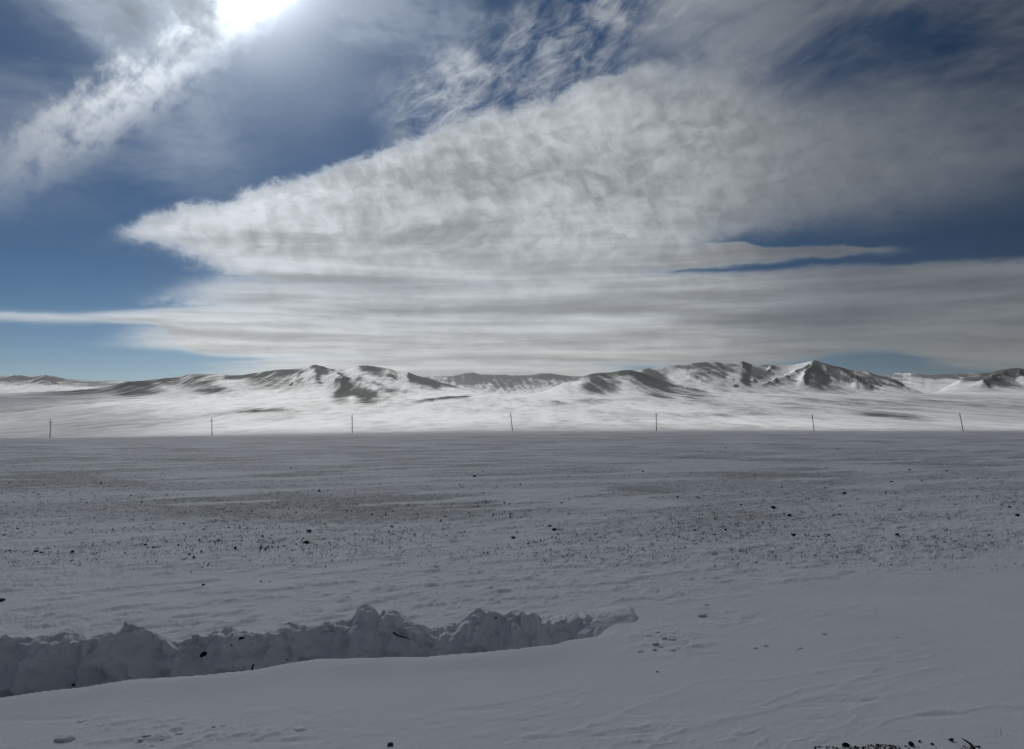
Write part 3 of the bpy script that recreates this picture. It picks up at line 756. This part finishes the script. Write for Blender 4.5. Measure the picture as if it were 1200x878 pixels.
for i, (px, py, w) in enumerate(list(BIG) + STONES):
    p = hit(px, py); r = width_at(p, w)*0.44
    if (px, py, w) in BIG: lab, grp = BIG[(px, py, w)], None
    else:
        side = 'left' if px < 400 else 'central' if px < 800 else 'right'
        far = 'far out' if py < 585 else 'in the middle distance'
        lab = f"small dark stone {far} on the {side} part of the snowy plain"
        if py > 660: lab = 'small dark stone on clean snow behind the ploughed bank'
        grp = 'dark stones scattered over the plain'
    put(STN[i % 5], 'stone', p, r, random.uniform(0, 6.28), lab, 'stone', grp, 0.22, random.uniform(-.15, .15))
slab = blob('stone', 640, 3, 1.0, 0.55, 0.22, 0.25, m_stone, True)
p = hit(0, 704.5); put(slab, 'stone', p, width_at(p, 14)*0.6, 0.25, 'flat dark slab of stone at the left edge behind the bank', 'stone', None, 0.1)

CHK = [blob('snow_chunk', 700+i, 4, 1.0, 0.8, (0.62, 0.5, 0.75)[i], 0.5, m_chunk) for i in range(3)]
chunks = [(366,774,15,'rounded snow lump in the trench against the bank, left one of two',None),(380,776,17,'rounded snow lump in the trench against the bank, right one of two',None),
          (76,866,17,'low worn snow lump nearest the bottom left corner',None),(352,855,13,'small snow lump at the end of a drift line on near snow',None),(96,845,9,'tiny snow lump left of the wind ripples on near snow',None),
          (823,721,10,'lone snow lump on flat snow right of the bank',None),(827,709,7,'upright snow flake on flat snow right of the bank',None)]
G = 'snow lumps spilled round the bank end'
for px, py in ((760,744),(768,741),(776,747),(768,754),(790,751),(775,757),(786,760),(765,763),(750,765),(792,739)):
    chunks.append((px + random.uniform(-3,3), py + random.uniform(-2,2), random.uniform(5, 11), 'small snow lump spilled at the right end of the ploughed bank', G))
for px, py in ((165,868),(172,862),(190,866),(178,874),(210,860),(232,858),(250,852),(262,850),(140,862),(885,760),(897,757),(934,762),(938,760),(965,743),(1050,747)):
    chunks.append((px, py, random.uniform(4, 8), 'tiny snow lump in the wind ripples at bottom left' if px < 400 else 'tiny snow lump on smooth snow right of the bank', 'tiny snow lumps on the near snow'))
for i, (px, py, w, lab, grp) in enumerate(chunks):
    p = hit(px, py); r = width_at(p, w)*0.5
    if i < 2: p = Vector((sv(px, py)[0]*(lip_y(p.x)+0.26), lip_y(p.x) + 0.26, 0)); p.z = CAM_H + sv(px, 783)[1]*p.y; r *= 1.1
    put(CHK[i % 3], 'snow_chunk', p, (r, r, r*(0.9 if i < 2 else 0.36)), random.uniform(0, 6.28), lab, 'snow lump', grp, 0.30 if i < 2 else 0.42)

# dark soil torn up with the bank
CLD = [blob('soil_clod', 720+i, 3, 1.0, 0.75, 0.6, 0.45, m_soil, True) for i in range(3)]
def bank_hit(px, py):
    d = np.array(ray(px, py)); o = np.array((0, 0, CAM_H))
    V = np.stack([BX, BY, BZ], -1).reshape(-1, 3) - o
    t = V @ d; dist = np.linalg.norm(V - t[:,None]*d, axis=1)
    near = dist < 0.03
    if not near.any(): near = dist <= dist.min() + 1e-6
    i = np.where(near)[0][np.argmin(t[near])]
    return Vector(V[i] + o)
for i, (px, py, w, hh, rz, lab) in enumerate([(236,766,11,12,0.6,'dark slanted soil clod stuck in the middle of the bank face'),(284,746,13,6,0,'dark soil clod under the crest of the bank'),(271,760,4,4,0,'tiny dark soil clod below the crest clod'),
        (83,804,8,5,0,'dark soil spot low on the left part of the bank face'),(581,722,5,4,0,'dark soil clod tucked under the bank crest right of centre'),(607,736.5,3,3,0.4,'tiny dark soil clod in the right part of the bank face'),(337,771,4,3,0,'tiny dark soil clod left of the two rounded snow lumps')]):
    p = bank_hit(px, py); k = width_at(p, 1)*0.5
    o = put(CLD[i % 3], 'soil_clod', p, (w*k*0.75, w*k*0.5, hh*k*0.75), 0, lab, 'soil clod', None, 0.5); o.rotation_euler = (0, -rz, 0.2)

def tube(pts, radii, n=7):
    vs, fs = [], []
    pts = [Vector(p) for p in pts]
    for i, p in enumerate(pts):
        t = (pts[min(i+1, len(pts)-1)] - pts[max(i-1, 0)]).normalized()
        a = t.cross(Vector((0.31, 0.95, 0.11))).normalized(); b = t.cross(a)
        for k in range(n):
            an = 2*math.pi*k/n; vs.append(p + (a*math.cos(an) + b*math.sin(an))*radii[i])
    for i in range(len(pts)-1):
        for k in range(n):
            fs.append((i*n+k, i*n+(k+1)%n, (i+1)*n+(k+1)%n, (i+1)*n+k))
    vs += [pts[0], pts[-1]]
    for k in range(n):
        fs.append((len(vs)-2, (k+1)%n, k)); e = (len(pts)-1)*n; fs.append((len(vs)-1, e+k, e+(k+1)%n))
    return vs, fs
def mesh_of(name, parts, mat, smooth=True):
    vs, fs = [], []
    for v, f in parts:
        o = len(vs); vs += [tuple(x) for x in v]; fs += [tuple(i+o for i in q) for q in f]
    me = bpy.data.meshes.new(name); me.from_pydata(vs, [], fs)
    for p in me.polygons: p.use_smooth = smooth
    me.materials.append(mat); return me
def box(cx, cy, cz, sx, sy, sz):
    x, y, z = sx/2, sy/2, sz/2
    v = [(cx+a*x, cy+b*y, cz+c*z) for a in (-1,1) for b in (-1,1) for c in (-1,1)]
    return v, [(0,1,3,2),(4,6,7,5),(0,4,5,1),(2,3,7,6),(0,2,6,4),(1,5,7,3)]
# twigs on the bank
def twig(pix, rad, lab):
    pts = [bank_hit(*q) for q in pix]
    pts = [p + Vector((0, -0.035, 0.01)) for p in pts]
    o = bpy.data.objects.new('twig', mesh_of('twig', [tube(pts, np.linspace(rad, rad*0.45, len(pts)))], m_soil)); COL.objects.link(o)
    return tag(o, lab, 'twig')
twig([(463,738.5),(468,742),(473,746),(477,748.3),(481,748.8)], 0.009, 'thin dark twig lying slanted across the tall bank lump')
twig([(298.5,776),(299.5,780),(299,785),(297,791)], 0.010, 'short dark bent twig standing low against the bank face')

# ------------------------------------------------------------------ bottom right: bare gravel and grass at the road edge
gv, gf = [], []
gm = [blob('gravel', 740+i, 1, 1, .8, .6, .4, m_soil, True) for i in range(3)]
gco = [(np.array([v.co[:] for v in m.vertices]), [tuple(p.vertices) for p in m.polygons]) for m in gm]
def gravel_at(px, py, r):
    p = hit(px, py); co, fs = gco[random.randrange(3)]; a = random.uniform(0, 6.28)
    c = co*r; c = np.stack([c[:,0]*math.cos(a)-c[:,1]*math.sin(a), c[:,0]*math.sin(a)+c[:,1]*math.cos(a), c[:,2]], 1) + np.array(p) + np.array((0,0,r*0.2))
    o = len(gv); gv.extend(map(tuple, c)); gf.extend(tuple(i+o for i in q) for q in fs)
for _ in range(170):
    px = random.gauss(1025, 27); top = 871.5 + abs(px-1030)*0.055
    gravel_at(px, min(886, top + 1.2 + abs(random.gauss(0, 4.5))), random.uniform(0.004, 0.015))
for _ in range(60): gravel_at(random.uniform(955, 985), random.uniform(875.5, 884), random.uniform(0.004, 0.014))
for _ in range(60): gravel_at(random.uniform(1125, 1150), random.uniform(874.5, 884), random.uniform(0.004, 0.012))
me = bpy.data.meshes.new('gravel'); me.from_pydata(gv, [], gf); me.materials.append(m_soil)
o = bpy.data.objects.new('gravel', me); COL.objects.link(o); tag(o, 'dark gravel poking through the snow at bottom right', None, None, 'stuff')
for i, (px, py, w, lab) in enumerate([(991,875,8,'dark soil clod at the left end of the gravel'),(1068,874,8,'dark soil clod at the right end of the gravel'),(1115,868.5,6,'small dark soil clod alone on snow right of the gravel'),(1078,870,4,'tiny dark soil clod just above the gravel'),(1092,873,4,'tiny dark soil clod right of the gravel')]):
    p = hit(px, py); put(CLD[i % 3], 'soil_clod', p, width_at(p, w)*0.5, i*1.3, lab, 'soil clod', None, 0.3)
p0, p1 = hit(1128, 871), hit(1143, 880)
o = bpy.data.objects.new('twig', mesh_of('twig', [tube([p0 + Vector((0,0,.03)), (p0+p1)/2 + Vector((0.01,0,.022)), p1 + Vector((0,0,.005))], [.004, .009, .011])], m_soil)); COL.objects.link(o)
tag(o, 'dark broken twig lying at the bottom edge right of the gravel', 'twig')
def stems(px, py, specs, lab):
    p = hit(px, py); parts = []
    for dxp, h, lean, r in specs:
        b = p + Vector((width_at(p, dxp), random.uniform(-.02,.02), -0.01))
        parts.append(tube([b, b + Vector((lean*0.35, 0, h*0.55)), b + Vector((lean, 0.004, h))], [r, r*0.8, r*0.35], 5))
    o = bpy.data.objects.new('grass_stem', mesh_of('grass_stem', parts, m_straw)); COL.objects.link(o); tag(o, lab, 'dry grass')
stems(1174, 863, [(0,.075,-.004,.0022),(-5,.035,-.006,.0016),(-6.5,.02,.003,.0014),(6,.022,-.002,.0024),(7,.018,.006,.002)], 'thin dry grass stems sticking out of snow near the bottom right corner')
stems(994, 863, [(0,.03,-.012,.0012),(4,.02,-.008,.0011),(8,.016,.008,.0011)], 'faint dry grass wisps on snow above the gravel')

# ------------------------------------------------------------------ dead grass stubble of the plain (countless)
ns = 60000
py_ = rng.uniform(528, 668, ns); px_ = rng.uniform(-120, 1320, ns)
c_, s_ = math.cos(R(PITCH)), math.sin(R(PITCH))
cxx, cyy = (px_-PW/2)/FPX, -(py_-PH/2)/FPX
ry_, rz_ = c_ - cyy*s_, s_ + cyy*c_
tt = CAM_H/-rz_; TX, TY = cxx*tt, ry_*tt
dens = 0.70 - 0.9*sst(fbm((TX + 0.5*TY)/9.0, (TY - 0.5*TX)/2.0, 97, 4), 0.0, 0.30) + 0.9*fbm(TX/3.0, TY/3.0, 801, 4) + 0.4*fbm(TX/14.0, TY/9.0, 803, 3)
dens *= sst(TY, 12.2, 16.5) ; dens += 0.06*(TY < 16)
keepm = rng.random(ns) < dens
TX, TY = TX[keepm], TY[keepm]; TZ = ground_h(TX, TY)
V, F = [], []
for x, y, z in zip(TX, TY, TZ):
    cs_ = random.uniform(.02, .09); big = random.random()**3
    for _ in range(1 + int(5*big)):
        a = random.uniform(0, 6.28); h = random.uniform(.008, .020)*(1 + 1.3*big); w = random.uniform(.004, .011)*(0.7 + y/30)
        bx, by = x + random.gauss(0, cs_), y + random.gauss(0, cs_); lx, ly_ = random.gauss(.015, .02), random.gauss(0, .02)
        o = len(V); V += [(bx - w*math.cos(a), by - w*math.sin(a), z-.01), (bx + w*math.cos(a), by + w*math.sin(a), z-.01), (bx + lx, by + ly_, z + h)]; F.append((o, o+1, o+2))
me = bpy.data.meshes.new('dry_grass'); me.from_pydata(V, [], F); me.materials.append(m_straw)
o = bpy.data.objects.new('dry_grass', me); COL.objects.link(o); tag(o, 'dead grass stubble poking through thin snow on the plain', None, None, 'stuff')

# ------------------------------------------------------------------ utility poles
POLE_Y = 291.0
def pole_parts(root):
    H = 7.6
    shaft = tube([(0,0,-0.5),(0,0,0.0),(0,0,2.5),(0.01,0,5.0),(0,0,H)], [.155,.15,.14,.125,.11], 14)
    o = link(bpy.data.objects.new('shaft', mesh_of('shaft', [shaft], m_wood)), root)
    arm = link(bpy.data.objects.new('crossarm', mesh_of('crossarm', [box(0,.17,H-1.15,1.9,.11,.13)], m_wood, False)), root)
    br = [tube([(sx*.55,.17,H-1.15),(0,.13,H-1.75)], [.025,.025], 6) for sx in (-1,1)]
    link(bpy.data.objects.new('brace', mesh_of('brace', br, m_wood)), root)
    for x in (-.82, .82):
        ins = tube([(x,.17,H-1.085),(x,.17,H-1.0),(x,.17,H-.99),(x,.17,H-.94),(x,.17,H-.90),(x,.17,H-.84)], [.018,.018,.06,.065,.045,.03], 10)
        link(bpy.data.objects.new('insulator', mesh_of('insulator', [ins], m_porc)), arm)
    ti = tube([(0,0,H),(0,0,H+.10),(0,0,H+.11),(0,0,H+.17),(0,0,H+.22),(0,0,H+.27)], [.02,.02,.06,.068,.045,.03], 10)
    link(bpy.data.objects.new('insulator', mesh_of('insulator', [ti], m_porc)), root)
def pole_root(label):
    r = bpy.data.objects.new('utility_pole', None); COL.objects.link(r)
    r.empty_display_size = 0.5
    return tag(r, label, 'utility pole', 'utility poles along the far edge of the plain')
POLES = [(58.5, 58.5, 491.5, 514.5, 58, 'upright utility pole at the far left with a short cross bar'),
         (248.4, 247.6, 489.5, 511.3, 84, 'utility pole standing left of the low bare mound'),
         (412.8, 412.3, 486.2, 508.6, 80, 'faint pale utility pole below the slope of the twin peaked hill'),
         (600.6, 598.2, 483.7, 506.6, 75, 'slightly left leaning utility pole in the middle of the row'),
         (769.4, 769.2, 484.7, 505.9, 30, 'upright utility pole with a wide cross arm on its very top'),
         (954.0, 952.2, 485.4, 505.9, 86, 'utility pole below the sharp pyramid peak, barely leaning'),
         (1128.8, 1125.4, 483.9, 506.4, 70, 'strongly left leaning utility pole at the far right')]
proto = pole_root(POLES[0][5]); pole_parts(proto)
def copy_pole(label):
    r = proto.copy(); COL.objects.link(r); r['label'] = label
    for ch in proto.children:
        c = ch.copy(); COL.objects.link(c); c.parent = r
        for g in ch.children:
            d = g.copy(); COL.objects.link(d); d.parent = c
    return r
for i, (bx, tx_, ty, by, yaw, lab) in enumerate(POLES):
    r = proto if i == 0 else copy_pole(lab)
    s_, v_ = sv(bx, by)
    yy = POLE_Y; xx = s_*yy
    r.location = (xx, yy, float(ground_h(np.array([xx]), np.array([yy]))[0]))
    lean = math.atan2(tx_ - bx, by - ty)
    r.rotation_euler = (0, lean, R(yaw))
    r.rotation_mode = 'ZYX'
    # lean in the picture is about the line of sight: tilt first about the world's y axis, after the turn
    from mathutils import Matrix
    r.rotation_mode = 'XYZ'
    r.rotation_euler = (Matrix.Rotation(lean, 3, 'Y') @ Matrix.Rotation(R(yaw), 3, 'Z')).to_euler('XYZ')
    k = (by - ty)/FPX*yy/7.87
    r.scale = (1, 1, k)
    if i == 4:
        for ch in r.children:
            if ch.name.startswith(('crossarm', 'brace')): ch.location.z = 1.05
